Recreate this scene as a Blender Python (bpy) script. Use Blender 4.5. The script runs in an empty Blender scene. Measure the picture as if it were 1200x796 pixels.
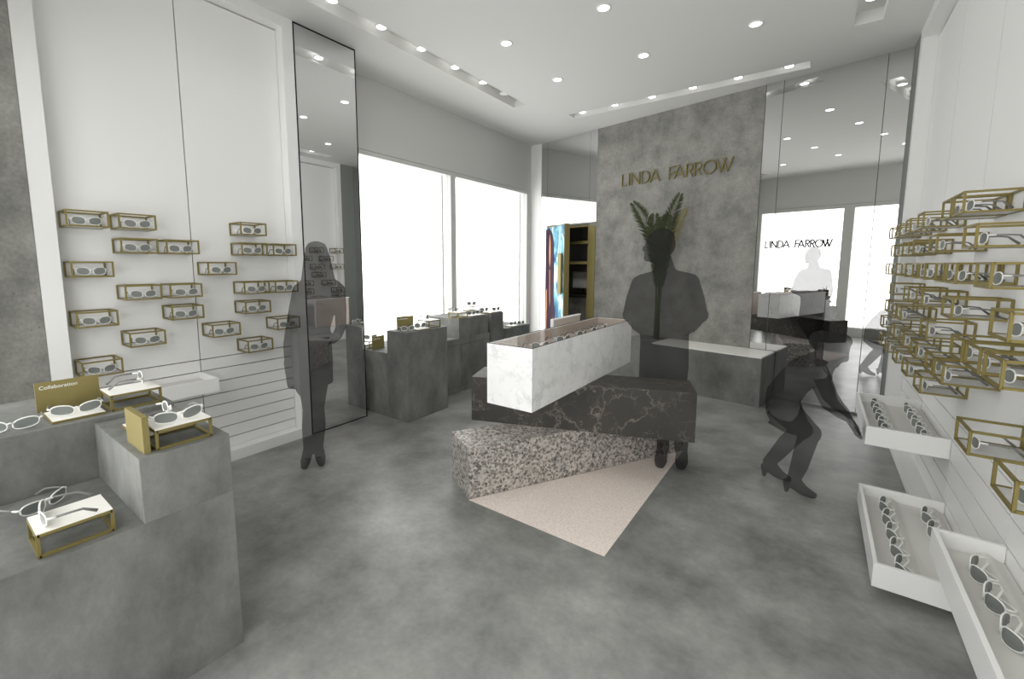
import bpy, math, random
from mathutils import Vector, Matrix
PI = math.pi
R = math.radians
C = bpy.context.scene.collection
random.seed(7)
ORD = ['first', 'second', 'third', 'fourth', 'fifth', 'sixth', 'seventh', 'eighth', 'ninth']

# ------------------------------------------------------------------ mesh helpers
class MB:
    def __init__(s): s.v = []; s.f = []
    def add(s, vs, fs):
        o = len(s.v); s.v += [tuple(p) for p in vs]; s.f += [tuple(i + o for i in f) for f in fs]; return s
    def box(s, x0, x1, y0, y1, z0, z1):
        x0, x1 = min(x0, x1), max(x0, x1); y0, y1 = min(y0, y1), max(y0, y1); z0, z1 = min(z0, z1), max(z0, z1)
        return s.prism([(x0, y0), (x1, y0), (x1, y1), (x0, y1)], z0, z1)
    def prism(s, pts, z0, z1):                      # counter-clockwise outline
        n = len(pts)
        vs = [(x, y, z0) for x, y in pts] + [(x, y, z1) for x, y in pts]
        fs = [tuple(range(n - 1, -1, -1)), tuple(range(n, 2 * n))]
        fs += [(i, (i + 1) % n, n + (i + 1) % n, n + i) for i in range(n)]
        return s.add(vs, fs)
    def bar(s, p, q, w, h=None, up=(0, 0, 1)):       # square bar
        p = Vector(p); q = Vector(q); t = (q - p).normalized(); u = Vector(up)
        if abs(t.dot(u)) > .95: u = Vector((1, 0, 0))
        a = t.cross(u).normalized(); b = a.cross(t).normalized(); h = h or w
        vs = [c + a * i * w / 2 + b * j * h / 2 for c in (p, q) for i, j in ((-1, -1), (1, -1), (1, 1), (-1, 1))]
        return s.add(vs, [(3, 2, 1, 0), (4, 5, 6, 7), (0, 1, 5, 4), (1, 2, 6, 5), (2, 3, 7, 6), (3, 0, 4, 7)][:6])
    def tube(s, pts, rad, seg=8, closed=False, D=None, rb=None):
        """tube along pts; rad scalar or list; rb = second radius along depth axis D"""
        P = [Vector(p) for p in pts]; n = len(P)
        ra = rad if isinstance(rad, (list, tuple)) else [rad] * n
        rc = rb if rb is not None else ra
        rc = rc if isinstance(rc, (list, tuple)) else [rc] * n
        vs = []
        for i in range(n):
            a = P[(i - 1) % n] if (closed or i > 0) else P[i]
            b = P[(i + 1) % n] if (closed or i < n - 1) else P[i]
            t = (b - a).normalized()
            d = Vector(D) if D is not None else (Vector((0, 0, 1)) if abs(t.z) < .9 else Vector((0, 1, 0)))
            d = (d - t * d.dot(t)).normalized(); e = d.cross(t).normalized()
            for k in range(seg):
                an = 2 * PI * k / seg
                vs.append(P[i] + e * math.cos(an) * ra[i] + d * math.sin(an) * rc[i])
        fs = []
        for i in range(n if closed else n - 1):
            j = (i + 1) % n
            for k in range(seg):
                l = (k + 1) % seg
                fs.append((i * seg + l, i * seg + k, j * seg + k, j * seg + l))
        if not closed:
            fs.append(tuple(range(seg))); fs.append(tuple((n - 1) * seg + k for k in range(seg - 1, -1, -1)))
        return s.add(vs, fs)
    def ell(s, c, r, nu=16, nv=10, rot=None):
        vs = []; fs = []
        M = Matrix.Rotation(rot, 3, 'Y') if rot else Matrix.Identity(3)
        for i in range(nv + 1):
            th = PI * i / nv
            for k in range(nu):
                ph = 2 * PI * k / nu
                p = M @ Vector((r[0] * math.sin(th) * math.cos(ph), r[1] * math.sin(th) * math.sin(ph), r[2] * math.cos(th)))
                vs.append(Vector(c) + p)
        for i in range(nv):
            for k in range(nu):
                l = (k + 1) % nu
                fs.append((i * nu + k, (i + 1) * nu + k, (i + 1) * nu + l, i * nu + l))
        return s.add(vs, fs)
    def mesh(s, name, mat, smooth=False):
        me = bpy.data.meshes.new(name); me.from_pydata(s.v, [], s.f); me.validate(); me.update()
        import bmesh
        bm = bmesh.new(); bm.from_mesh(me); bmesh.ops.recalc_face_normals(bm, faces=bm.faces); bm.to_mesh(me); bm.free()
        if mat: me.materials.append(mat)
        if smooth: me.polygons.foreach_set('use_smooth', [True] * len(me.polygons))
        return me
    def build(s, name, mat, parent=None, smooth=False, bevel=0):
        o = bpy.data.objects.new(name, s.mesh(name, mat, smooth)); C.objects.link(o); o.parent = parent
        if bevel:
            b = o.modifiers.new('bevel', 'BEVEL'); b.width = bevel; b.segments = 2; b.limit_method = 'ANGLE'
        return o

def link_mesh(name, me, parent=None, loc=(0, 0, 0), rz=0):
    o = bpy.data.objects.new(name, me); C.objects.link(o); o.parent = parent; o.location = loc; o.rotation_euler = (0, 0, rz); return o
def tag(o, label, cat, group=None):
    o['label'] = label; o['category'] = cat
    if group: o['group'] = group
    return o
def thing(name, label, cat, loc=(0, 0, 0), rz=0, group=None):
    o = bpy.data.objects.new(name, None); o.empty_display_size = .05; C.objects.link(o)
    o.location = loc; o.rotation_euler = (0, 0, rz); return tag(o, label, cat, group)
def struct(o, label=None):
    o['kind'] = 'structure'
    if label: o['label'] = label
    return o
def copy_tree(o, loc, rz, label, group):
    r = o.copy(); C.objects.link(r); r.location = loc; r.rotation_euler = (0, 0, rz); r['label'] = label; r['group'] = group
    for ch in list(o.children):
        c = ch.copy(); C.objects.link(c); c.parent = r
        for g in list(ch.children):
            d = g.copy(); C.objects.link(d); d.parent = c
    return r

# ------------------------------------------------------------------ materials
def srgb(r, g, b):
    f = lambda c: (c / 255 / 12.92) if c / 255 <= .04045 else ((c / 255 + .055) / 1.055) ** 2.4
    return (f(r), f(g), f(b), 1)
def mat(name, col, rough=.5, metal=0, spec=.5):
    m = bpy.data.materials.new(name); m.use_nodes = True; p = m.node_tree.nodes['Principled BSDF']
    p.inputs['Base Color'].default_value = col; p.inputs['Roughness'].default_value = rough
    p.inputs['Metallic'].default_value = metal; p.inputs['Specular IOR Level'].default_value = spec
    return m
def N(m, t, **kw):
    n = m.node_tree.nodes.new(t)
    for k, v in kw.items():
        if k in n.inputs: n.inputs[k].default_value = v
        else: setattr(n, k, v)
    return n
def L(m, a, b): m.node_tree.links.new(a, b)
def ramp(m, stops, interp='LINEAR'):
    r = N(m, 'ShaderNodeValToRGB'); r.color_ramp.interpolation = interp
    while len(r.color_ramp.elements) < len(stops): r.color_ramp.elements.new(.5)
    for e, (p, c) in zip(r.color_ramp.elements, stops): e.position = p; e.color = c
    return r
def mixc(m, mode='MIX', fac=1.0):
    n = N(m, 'ShaderNodeMix', data_type='RGBA', blend_type=mode); n.inputs[0].default_value = fac; return n

def concrete(name, dark, light, scale=2.2, rough=.55, pits=0, stretch=(1, 1, 1), spec=.3, cloud=.5):
    m = mat(name, light, rough, 0, spec); p = m.node_tree.nodes['Principled BSDF']
    tc = N(m, 'ShaderNodeTexCoord'); mp = N(m, 'ShaderNodeMapping'); mp.inputs['Scale'].default_value = stretch
    L(m, tc.outputs['Object'], mp.inputs['Vector'])
    n1 = N(m, 'ShaderNodeTexNoise', Scale=scale, Detail=8.0, Roughness=.62); L(m, mp.outputs[0], n1.inputs['Vector'])
    r1 = ramp(m, [(.32, dark), (.68, light)]); L(m, n1.outputs['Fac'], r1.inputs['Fac'])
    n2 = N(m, 'ShaderNodeTexNoise', Scale=scale * 14, Detail=5.0, Roughness=.7); L(m, mp.outputs[0], n2.inputs['Vector'])
    r2 = ramp(m, [(.25, (.75, .75, .75, 1)), (.75, (1.2, 1.2, 1.2, 1))]); L(m, n2.outputs['Fac'], r2.inputs['Fac'])
    mx = mixc(m, 'MULTIPLY', cloud); L(m, r1.outputs['Color'], mx.inputs[6]); L(m, r2.outputs['Color'], mx.inputs[7])
    out = mx.outputs[2]
    if pits:
        v = N(m, 'ShaderNodeTexVoronoi', Scale=pits); L(m, mp.outputs[0], v.inputs['Vector'])
        rp = ramp(m, [(.06, (.45, .44, .42, 1)), (.14, (1, 1, 1, 1))]); L(m, v.outputs['Distance'], rp.inputs['Fac'])
        n3 = N(m, 'ShaderNodeTexNoise', Scale=3.0, Detail=2.0); L(m, mp.outputs[0], n3.inputs['Vector'])
        r3 = ramp(m, [(.5, (0, 0, 0, 1)), (.62, (1, 1, 1, 1))]); L(m, n3.outputs['Fac'], r3.inputs['Fac'])
        mx2 = mixc(m, 'MULTIPLY', 1); L(m, r3.outputs['Color'], mx2.inputs[0]); L(m, out, mx2.inputs[6]); L(m, rp.outputs['Color'], mx2.inputs[7]); out = mx2.outputs[2]
    L(m, out, p.inputs['Base Color'])
    b = N(m, 'ShaderNodeBump', Strength=.06, Distance=.01); L(m, n2.outputs['Fac'], b.inputs['Height']); L(m, b.outputs[0], p.inputs['Normal'])
    return m

M_floor = concrete('polished_concrete_floor', srgb(106, 107, 104), srgb(162, 163, 159), 2.1, .3, 0, (1, 1, 1), .35, .5)
M_plinth = concrete('concrete_plinths', srgb(94, 95, 92), srgb(136, 137, 133), 3.4, .6, 0, (1, 1, .6), .25, .5)
M_feature = concrete('cast_concrete', srgb(120, 120, 116), srgb(158, 157, 151), 4.0, .75, 30, (1, 1, .85), .2, .85)
M_white = mat('white_lacquer', srgb(236, 236, 234), .45, 0, .3)
M_ceil = mat('ceiling_paint', srgb(226, 226, 223), .9, 0, .1)
M_wallp = mat('grey_wall_paint', srgb(216, 216, 213), .9, 0, .1)
M_grey = mat('grey_return', srgb(140, 143, 137), .7, 0, .2)
M_dark = mat('dark_gap', srgb(35, 35, 33), .9, 0, .1)
M_gold = mat('brushed_brass', srgb(134, 122, 72), .45, .45, .4)
M_goldflat = mat('brass_board', srgb(138, 127, 80), .55, .25, .3)
M_frame = mat('window_frame_grey', srgb(214, 215, 211), .5, 0, .3)
M_lens = mat('grey_lens', srgb(122, 126, 122), .25, 0, .35)
M_rim = mat('white_acetate', srgb(236, 236, 232), .3, 0, .4)
M_temple = mat('grey_temple', srgb(126, 126, 123), .4, 0, .4)
M_dtemple = mat('dark_temple', srgb(80, 80, 78), .4, 0, .4)
M_board = mat('white_board', srgb(242, 240, 234), .4, 0, .3)
M_foam = mat('pale_grey_cushion', srgb(214, 213, 209), .9, 0, .1)
M_plate = mat('pale_glass_shelf', srgb(206, 206, 204), .3, 0, .3)
M_beige = mat('beige_lining', srgb(196, 184, 174), .8, 0, .2)
M_black = mat('black_metal', srgb(30, 30, 28), .5, .3, .4)
M_text = mat('white_print', srgb(245, 245, 240), .6)
M_blackroom = mat('dark_room_paint', srgb(128, 127, 124), .9, 0, .1)
M_screen = mat('grey_screen', srgb(150, 150, 148), .3, 0, .4)
M_leaf = mat('palm_leaf', srgb(54, 62, 30), .5, 0, .4)
M_leaf2 = mat('yellowed_leaf', srgb(128, 118, 56), .5, 0, .4)
M_stem = mat('palm_stem', srgb(74, 86, 44), .55, 0, .35)
M_tip = mat('pale_leaf_rib', srgb(120, 122, 82), .5, 0, .3)

def pinkstone():
    m = mat('pink_stone', srgb(238, 226, 216), .5, 0, .3); p = m.node_tree.nodes['Principled BSDF']
    tc = N(m, 'ShaderNodeTexCoord'); n = N(m, 'ShaderNodeTexNoise', Scale=90.0, Detail=3.0); L(m, tc.outputs['Object'], n.inputs['Vector'])
    r = ramp(m, [(.35, srgb(226, 212, 202)), (.65, srgb(246, 236, 227))]); L(m, n.outputs['Fac'], r.inputs['Fac']); L(m, r.outputs['Color'], p.inputs['Base Color']); return m
M_pink = pinkstone()

def granite():
    m = mat('speckled_granite', (.5, .5, .5, 1), .45, 0, .35); p = m.node_tree.nodes['Principled BSDF']
    tc = N(m, 'ShaderNodeTexCoord')
    v1 = N(m, 'ShaderNodeTexVoronoi', Scale=60.0); L(m, tc.outputs['Object'], v1.inputs['Vector'])
    s = N(m, 'ShaderNodeSeparateColor'); L(m, v1.outputs['Color'], s.inputs[0])
    r = ramp(m, [(0, srgb(122, 119, 116)), (.25, srgb(160, 155, 150)), (.5, srgb(186, 177, 170)), (.75, srgb(204, 199, 193)), (1, srgb(172, 168, 163))]); L(m, s.outputs[0], r.inputs['Fac'])
    v2 = N(m, 'ShaderNodeTexVoronoi', Scale=75.0); L(m, tc.outputs['Object'], v2.inputs['Vector'])
    s2 = N(m, 'ShaderNodeSeparateColor'); L(m, v2.outputs['Color'], s2.inputs[0])
    r2 = ramp(m, [(.07, srgb(60, 60, 60)), (.08, srgb(140, 138, 134)), (.24, srgb(140, 138, 134)), (.25, (1, 1, 1, 1))], 'CONSTANT'); L(m, s2.outputs[1], r2.inputs['Fac'])
    mx = mixc(m, 'MULTIPLY', .68); L(m, r.outputs['Color'], mx.inputs[6]); L(m, r2.outputs['Color'], mx.inputs[7])
    L(m, mx.outputs[2], p.inputs['Base Color']); return m
M_granite = granite()

def vein(m, scale, width, dist, seedoff):
    tc = N(m, 'ShaderNodeTexCoord'); mp = N(m, 'ShaderNodeMapping'); mp.inputs['Location'].default_value = (seedoff, seedoff * .7, 0); L(m, tc.outputs['Object'], mp.inputs['Vector'])
    n = N(m, 'ShaderNodeTexNoise', Scale=scale * .9, Detail=6.0, Roughness=.6); L(m, mp.outputs[0], n.inputs['Vector'])
    a = N(m, 'ShaderNodeVectorMath', operation='SCALE'); a.inputs['Scale'].default_value = dist; L(m, n.outputs['Color'], a.inputs[0])
    b = N(m, 'ShaderNodeVectorMath', operation='ADD'); L(m, mp.outputs[0], b.inputs[0]); L(m, a.outputs[0], b.inputs[1])
    v = N(m, 'ShaderNodeTexVoronoi', Scale=scale, feature='DISTANCE_TO_EDGE'); L(m, b.outputs[0], v.inputs['Vector'])
    r = ramp(m, [(0, (1, 1, 1, 1)), (width, (0, 0, 0, 1))]); L(m, v.outputs['Distance'], r.inputs['Fac'])
    n2 = N(m, 'ShaderNodeTexNoise', Scale=scale * 1.1, Detail=3.0); L(m, mp.outputs[0], n2.inputs['Vector'])
    r2 = ramp(m, [(.42, (0, 0, 0, 1)), (.62, (1, 1, 1, 1))]); L(m, n2.outputs['Fac'], r2.inputs['Fac'])
    mx = mixc(m, 'MULTIPLY', 1); L(m, r.outputs['Color'], mx.inputs[6]); L(m, r2.outputs['Color'], mx.inputs[7])
    return mx.outputs[2], n.outputs['Fac']
def marble(name, base, base2, vcol, scale, width, dist, amount, rough):
    m = mat(name, base, rough, 0, .4); p = m.node_tree.nodes['Principled BSDF']
    f, n = vein(m, scale, width, dist, 3.1); f2, _ = vein(m, scale * 2.3, width * .8, dist * .6, 8.7)
    r = ramp(m, [(.35, base), (.65, base2)]); L(m, n, r.inputs['Fac'])
    ad = mixc(m, 'LIGHTEN', 1); L(m, f, ad.inputs[6]); L(m, f2, ad.inputs[7])
    ml = N(m, 'ShaderNodeMath', operation='MULTIPLY'); ml.inputs[1].default_value = amount; L(m, ad.outputs[2], ml.inputs[0])
    mx = mixc(m); L(m, ml.outputs[0], mx.inputs[0]); L(m, r.outputs['Color'], mx.inputs[6]); mx.inputs[7].default_value = vcol
    L(m, mx.outputs[2], p.inputs['Base Color']); return m
M_dmarble = marble('dark_veined_marble', srgb(56, 54, 50), srgb(68, 65, 60), srgb(138, 130, 120), 3.2, .03, .5, .8, .55)
M_wmarble = marble('white_veined_marble', srgb(249, 249, 248), srgb(243, 243, 242), srgb(205, 206, 206), 4.2, .09, .45, .6, .35)

def mirror_mat(name, tint):
    m = bpy.data.materials.new(name); m.use_nodes = True; nt = m.node_tree; nt.nodes.clear()
    g = nt.nodes.new('ShaderNodeBsdfGlossy'); g.inputs['Color'].default_value = (tint, tint, tint, 1); g.inputs['Roughness'].default_value = 0
    o = nt.nodes.new('ShaderNodeOutputMaterial'); nt.links.new(g.outputs[0], o.inputs[0]); return m
M_mirror = mirror_mat('silver_mirror', .80)
def glass_mat(name, tr, gl):
    m = bpy.data.materials.new(name); m.use_nodes = True; nt = m.node_tree; nt.nodes.clear()
    t = nt.nodes.new('ShaderNodeBsdfTransparent'); t.inputs[0].default_value = (tr, tr, tr, 1)
    g = nt.nodes.new('ShaderNodeBsdfGlossy'); g.inputs['Roughness'].default_value = 0
    mx = nt.nodes.new('ShaderNodeMixShader'); mx.inputs[0].default_value = gl
    o = nt.nodes.new('ShaderNodeOutputMaterial'); nt.links.new(t.outputs[0], mx.inputs[1]); nt.links.new(g.outputs[0], mx.inputs[2]); nt.links.new(mx.outputs[0], o.inputs[0]); return m
M_glass = glass_mat('window_glass', 1.0, .03)
M_topglass = glass_mat('case_glass', .97, .05)
def figure_mat():
    m = bpy.data.materials.new('translucent_grey_figure'); m.use_nodes = True; nt = m.node_tree; nt.nodes.clear()
    t = nt.nodes.new('ShaderNodeBsdfTransparent'); t.inputs[0].default_value = (1, 1, 1, 1)
    g = nt.nodes.new('ShaderNodeBsdfDiffuse'); g.inputs[0].default_value = (.03, .03, .03, 1)
    mx = nt.nodes.new('ShaderNodeMixShader'); mx.inputs[0].default_value = .46
    o = nt.nodes.new('ShaderNodeOutputMaterial'); nt.links.new(t.outputs[0], mx.inputs[1]); nt.links.new(g.outputs[0], mx.inputs[2]); nt.links.new(mx.outputs[0], o.inputs[0]); return m
M_figure = figure_mat()
def emis(name, s):
    m = bpy.data.materials.new(name); m.use_nodes = True; nt = m.node_tree; nt.nodes.clear()
    e = nt.nodes.new('ShaderNodeEmission'); e.inputs[1].default_value = s
    o = nt.nodes.new('ShaderNodeOutputMaterial'); nt.links.new(e.outputs[0], o.inputs[0]); return m
M_lamp = emis('lamp_glow', 6)
def picture_mat():
    m = mat('abstract_painting', (1, 1, 1, 1), .5, 0, .2); p = m.node_tree.nodes['Principled BSDF']
    tc = N(m, 'ShaderNodeTexCoord'); mp = N(m, 'ShaderNodeMapping'); mp.inputs['Scale'].default_value = (1, 1, .45); L(m, tc.outputs['Object'], mp.inputs['Vector'])
    n = N(m, 'ShaderNodeTexNoise', Scale=4.5, Detail=6.0, Roughness=.65, Distortion=.6); L(m, mp.outputs[0], n.inputs['Vector'])
    r = ramp(m, [(.3, srgb(26, 26, 96)), (.42, srgb(54, 104, 146)), (.5, srgb(120, 182, 194)), (.6, srgb(236, 246, 246)), (.74, srgb(96, 162, 182))]); L(m, n.outputs['Fac'], r.inputs['Fac'])
    L(m, r.outputs['Color'], p.inputs['Base Color']); return m
M_picture = picture_mat()
M_purple = mat('plum_paint', srgb(44, 12, 40), .5, 0, .2)
M_skin = mat('ochre_paint', srgb(206, 146, 108), .5, 0, .2)

# ------------------------------------------------------------------ the room
ZC = 3.55
B0 = Vector((.585, 5.73, 0)); BA = R(169.51)         # back wall frame: local x runs left along the wall, local y into the room
Q0 = Vector((-1.3, -.25, 0)); QA = R(-10.48)         # shop-front frame: local x runs right, local y into the room
def place(o, org, a): o.location = org; o.rotation_euler = (0, 0, a); return o

m = MB().box(-4.6, 1.2, -1.2, 8.2, -.12, 0); struct(m.build('floor', M_floor))
# ceiling with three recessed lighting troughs
tro = [(-3.275, -3.095, .6, 4.87), (-2.84, -.2, 5.53, 5.71), (.11, .295, .4, 4.97)]
xs = sorted({-4.6, 1.2, *[t[0] for t in tro], *[t[1] for t in tro]}); ys = sorted({-1.2, 8.2, *[t[2] for t in tro], *[t[3] for t in tro]})
m = MB()
for a, b in zip(xs, xs[1:]):
    for c, d in zip(ys, ys[1:]):
        cx, cy = (a + b) / 2, (c + d) / 2
        if not any(t[0] < cx < t[1] and t[2] < cy < t[3] for t in tro): m.box(a, b, c, d, ZC, ZC + .1)
m.box(-4.6, 1.2, -1.2, 8.2, ZC + .1, ZC + .16)
struct(m.build('ceiling', M_ceil))

# left display wall: a white framed recess with panelling, beside it the mirrored column
YL0, YL1, XL = .575, 2.017, -3.73
m = MB().box(-3.95, XL - .018, .48, 2.10, 0, ZC)
struct(m.build('wall_left', M_dark))
m = MB().box(XL - .02, -3.63, .48, YL0, 0, ZC).box(XL - .02, -3.63, YL1, 2.108, 0, ZC).box(XL - .02, -3.63, YL0, YL1, 3.47, ZC).box(XL - .02, -3.63, YL0, YL1, .006, .087)
m.box(-3.66, -3.631, .48, 2.108, 0, .005)
struct(m.build('trim_1', M_white), 'white frame around the left display recess')
m = MB(); LZ = [.09, .171, .267, .363, .456, .545, .643, .744, .834, 3.468]; g = .007
for y0, y1 in ((YL0, 1.296), (1.299, YL1)):
    for z0, z1 in zip(LZ, LZ[1:]):
        m.box(XL - .018, XL, y0 + .001, y1 - .003, z0, z1 - g)
struct(m.build('trim_2', M_white), 'white slatted panelling of the left display wall')
# mirrored column, window wall beyond
m = MB().box(-4.05, -3.642, 2.112, 2.72, 0, ZC); struct(m.build('pillar', M_wallp))
t = thing('wall_mirror', 'tall brass-edged mirror on the left wall beside the windows', 'mirror', (-3.642, 2.112, 0))
MB().box(0, .010, .008, .600, .008, ZC - .01).build('mirror_glass', M_mirror, t)
m = MB()
for a in ((0, .008), (.600, .608)): m.box(0, .014, *a, 0, ZC - .002)
m.box(0, .014, .008, .6, 0, .008).box(0, .014, .008, .6, ZC - .012, ZC - .002); m.build('mirror_edge', M_black, t)
m = MB().box(-4.25, -4.05, 2.11, 6.75, 2.79, ZC).box(-4.25, -4.05, 2.11, 2.75, 0, 2.79).box(-4.25, -4.05, 6.5, 6.75, 0, 2.79).box(-4.25, -4.05, 2.75, 6.5, -.1, .06)
struct(m.build('wall_window', M_wallp))
m = MB().box(-4.13, -4.05, 2.75, 6.5, 2.735, 2.785).box(-4.13, -4.05, 4.50, 4.60, .06, 2.735).box(-4.13, -4.05, 6.42, 6.5, .06, 2.735).box(-4.13, -4.05, 2.75, 2.81, .06, 2.735).box(-4.13, -4.05, 2.75, 6.5, .06, .12)
m.box(-4.19, -4.16, 2.75, 6.5, 2.75, 2.785).box(-4.19, -4.16, 4.44, 4.47, .06, 2.75).box(-4.19, -4.16, 6.36, 6.39, .06, 2.75)
w1 = struct(m.build('window_1', M_frame), 'large two-pane window along the left wall')
for y0, y1 in ((2.81, 4.5), (4.6, 6.42)): MB().box(-4.10, -4.095, y0, y1, .12, 2.735).build('window_pane', M_glass, w1)
m = MB().box(-4.05, -3.845, 6.545, 6.75, 0, ZC); struct(m.build('trim_3', M_white), 'white pier in the far left corner')

# back wall: mirrors, cast concrete feature slab and the doorway to the back room (local frame)
def back(mb, name, mt, parent=None, label=None, kind=True):
    o = mb.build(name, mt, parent)
    if parent is None: place(o, B0, BA)
    if kind: struct(o, label)
    return o
m = MB().box(-.35, 3.535, -.20, -.012, 0, ZC).box(3.535, 4.375, -.20, -.012, 2.17, ZC).box(4.375, 4.75, -.20, -.012, 0, ZC)
back(m, 'wall_back', M_grey)
t = thing('concrete_slab', 'tall cast concrete feature slab behind the palm', 'wall slab', B0, BA)
MB().box(1.2055, 3.403, -.010, .012, 0, ZC - .002).build('slab', M_feature, t)
MIR = [(.002, .176, .02, 3.548, 'narrow mirror strip at the right end of the back wall'),
       (.182, 1.029, .02, 3.548, 'widest mirror panel on the back wall, above the grey bench end'),
       (1.035, 1.204, .02, 3.548, 'slim mirror strip touching the right edge of the concrete slab'),
       (3.405, 3.538, 2.20, 3.548, 'short mirror strip above the brass door post'),
       (3.541, 4.372, 2.20, 3.548, 'mirror panel above the open painted door'),
       (4.375, 4.505, .02, 3.548, 'narrow full-height mirror strip left of the painted door')]
for a, b, c, d, lab in MIR:
    o = MB().box(a, b, -.010, 0, c, d).build('mirror_panel', M_mirror); place(o, B0, BA); tag(o, lab, 'mirror', 'mirror panels of the back wall')
m = MB().box(3.405, 3.535, -.18, .02, 0, 2.14).box(3.535, 4.375, -.18, -.04, 2.14, 2.168).box(4.36, 4.375, -.18, -.04, 0, 2.14)
d1 = back(m, 'trim_4', M_goldflat, None, 'brass door frame of the back room')
# painted door, standing open
hinge = Vector((-3.716, 6.50, 0)); da = math.atan2(-.512, .613)
door = bpy.data.objects.new('door_1', None); C.objects.link(door); door.location = hinge; door.rotation_euler = (0, 0, da); struct(door, 'open brass-edged door with an abstract plum and blue painting')
MB().box(0, .80, 0, .08, .01, 2.165).build('door_leaf', M_goldflat, door)
pc = MB().box(.012, .785, -.006, 0, .02, 2.15).build('picture', M_picture, door)
pur = [(.014, .05), (.014, 2.12), (.16, 2.14), (.30, 2.06), (.38, 1.9), (.40, 1.5), (.39, 1.1), (.47, .7), (.44, .3), (.38, .05)]
def flat(pts, y, th): 
    n = len(pts); mb = MB(); mb.add([(x, y, z) for x, z in pts] + [(x, y - th, z) for x, z in pts], [tuple(range(n)), tuple(range(2 * n - 1, n - 1, -1))] + [(i, (i + 1) % n, n + (i + 1) % n, n + i) for i in range(n)]); return mb
flat(pur, -.006, .003).build('dark_shape', M_purple, pc)
flat([(.19, 1.98), (.21, 2.04), (.235, 1.92), (.25, 1.75), (.24, 1.58), (.215, 1.5), (.19, 1.6), (.18, 1.78)], -.009, .002).build('light_shape', M_skin, pc)
flat([(.04, .35), (.06, 1.10), (.095, 1.15), (.10, .8), (.085, .3)], -.009, .002).build('light_shape', M_skin, pc)
flat([(.205, 1.48), (.23, 1.45), (.245, .95), (.225, .85)], -.009, .002).build('light_shape', M_skin, pc)
flat([(.29, .02), (.34, .65), (.365, .7), (.335, .05)], -.009, .002).build('light_shape', M_skin, pc)
MB().box(.66, .78, -.05, -.03, 1.1, 1.72).box(.70, .74, -.03, -.006, 1.2, 1.24).box(.70, .74, -.03, -.006, 1.58, 1.62).build('door_handle', M_goldflat, door)
# the back room seen through the doorway
m = MB().box(3.2, 4.9, -1.55, -1.45, 0, 2.4).box(4.7, 4.8, -1.45, -.2, 0, 2.4).box(3.2, 3.3, -1.45, -.2, 0, 2.4).box(3.2, 4.9, -1.55, -.2, 2.4, 2.5)
back(m, 'wall_back_room', M_blackroom)
for z, lab in ((1.94, 'upper brass-edged shelf in the dark back room'), (1.58, 'lower brass-edged shelf in the dark back room')):
    t = thing('wall_shelf', lab, 'shelf', B0, BA, 'back room shelves')
    sb = MB().box(3.302, 4.69, -1.447, -.76, z - .02, z + .02).build('shelf_board', M_blackroom, t); MB().box(3.302, 4.69, -.76, -.745, z - .025, z + .025).build('shelf_edge', M_goldflat, sb)
t = thing('counter', 'dark-topped counter in the back room behind the open door', 'counter', B0, BA)
MB().box(3.31, 4.69, -1.445, -.70, 0, .96).build('counter_base', M_plinth, t); MB().box(3.305, 4.692, -1.447, -.68, .96, 1.0).build('counter_top', M_black, t)
t = thing('monitor', 'flat grey monitor on the back room counter', 'monitor', B0 + Matrix.Rotation(BA, 3, 'Z') @ Vector((4.24, -.86, 1.0)), BA)
MB().box(-.22, .22, -.02, .01, .12, .42).build('casing', M_blackroom, t); MB().box(-.205, .205, .01, .013, .135, .405).build('screen', M_screen, t)
MB().box(-.02, .02, -.03, -.02, .01, .2).box(-.1, .1, -.09, .05, 0, .012).build('stand', M_black, t)

# right display wall
XR, YR1 = .69, 5.347
m = MB().box(XR + .018, .95, -.5, 5.9, 0, ZC); struct(m.build('wall_right', M_dark))
m = MB().box(.585, XR + .02, 5.435, 5.75, 0, ZC); struct(m.build('trim_5', M_grey), 'grey return between the right wall and the back mirror')
m = MB().box(.585, XR + .02, YR1, 5.432, 0, ZC).box(.585, XR + .02, -.45, YR1, 3.465, ZC).box(.585, XR + .02, -.45, YR1, .004, .045)
struct(m.build('trim_6', M_white), 'white frame around the right display recess')
RY = [-.28, .67, 1.62, 2.57, 3.515, 4.445, YR1]; RZ = [.048, .17, .293, .42, .545, .668, 3.463]
m = MB()
for i, (y0, y1) in enumerate(zip(RY, RY[1:])):
    for k, (z0, z1) in enumerate(zip(RZ, RZ[1:])):
        m.box(XR, XR + .018, y0 + .005, y1 - .005, z0, z1 - g)
struct(m.build('trim_7', M_white), 'white slatted panelling of the right display wall')

# shop front behind the camera, seen in the mirrors
def front(mb, name, mt, parent=None, label=None):
    o = mb.build(name, mt, parent)
    if parent is None: place(o, Q0, QA); struct(o, label)
    return o
m = MB().box(-2.9, 2.3, -.2, 0, 2.83, ZC).box(-2.9, -2.25, -.2, 0, 0, 2.83).box(1.95, 2.3, -.2, 0, 0, 2.83).box(-2.25, 1.95, -.2, 0, 0, .2)
front(m, 'wall_front', M_wallp)
m = MB().box(-2.25, 1.95, -.1, 0, 2.75, 2.825).box(-.61, -.43, -.1, 0, .2, 2.75).box(-2.25, -2.17, -.1, 0, .2, 2.75).box(1.87, 1.95, -.1, 0, .2, 2.75)
w2 = front(m, 'window_2', M_frame, None, 'shop window behind the viewer, seen in the back mirror')
for a, b in ((-2.17, -.61), (-.43, 1.87)): MB().box(a, b, -.06, -.055, .2, 2.75).build('window_pane', M_glass, w2)
m = MB().prism([(-4.05, .12), (-3.63, .12), (-3.63, .478), (-4.05, .478)], 0, ZC); struct(m.build('pillar.001', M_feature), 'concrete pier at the left edge')

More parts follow.
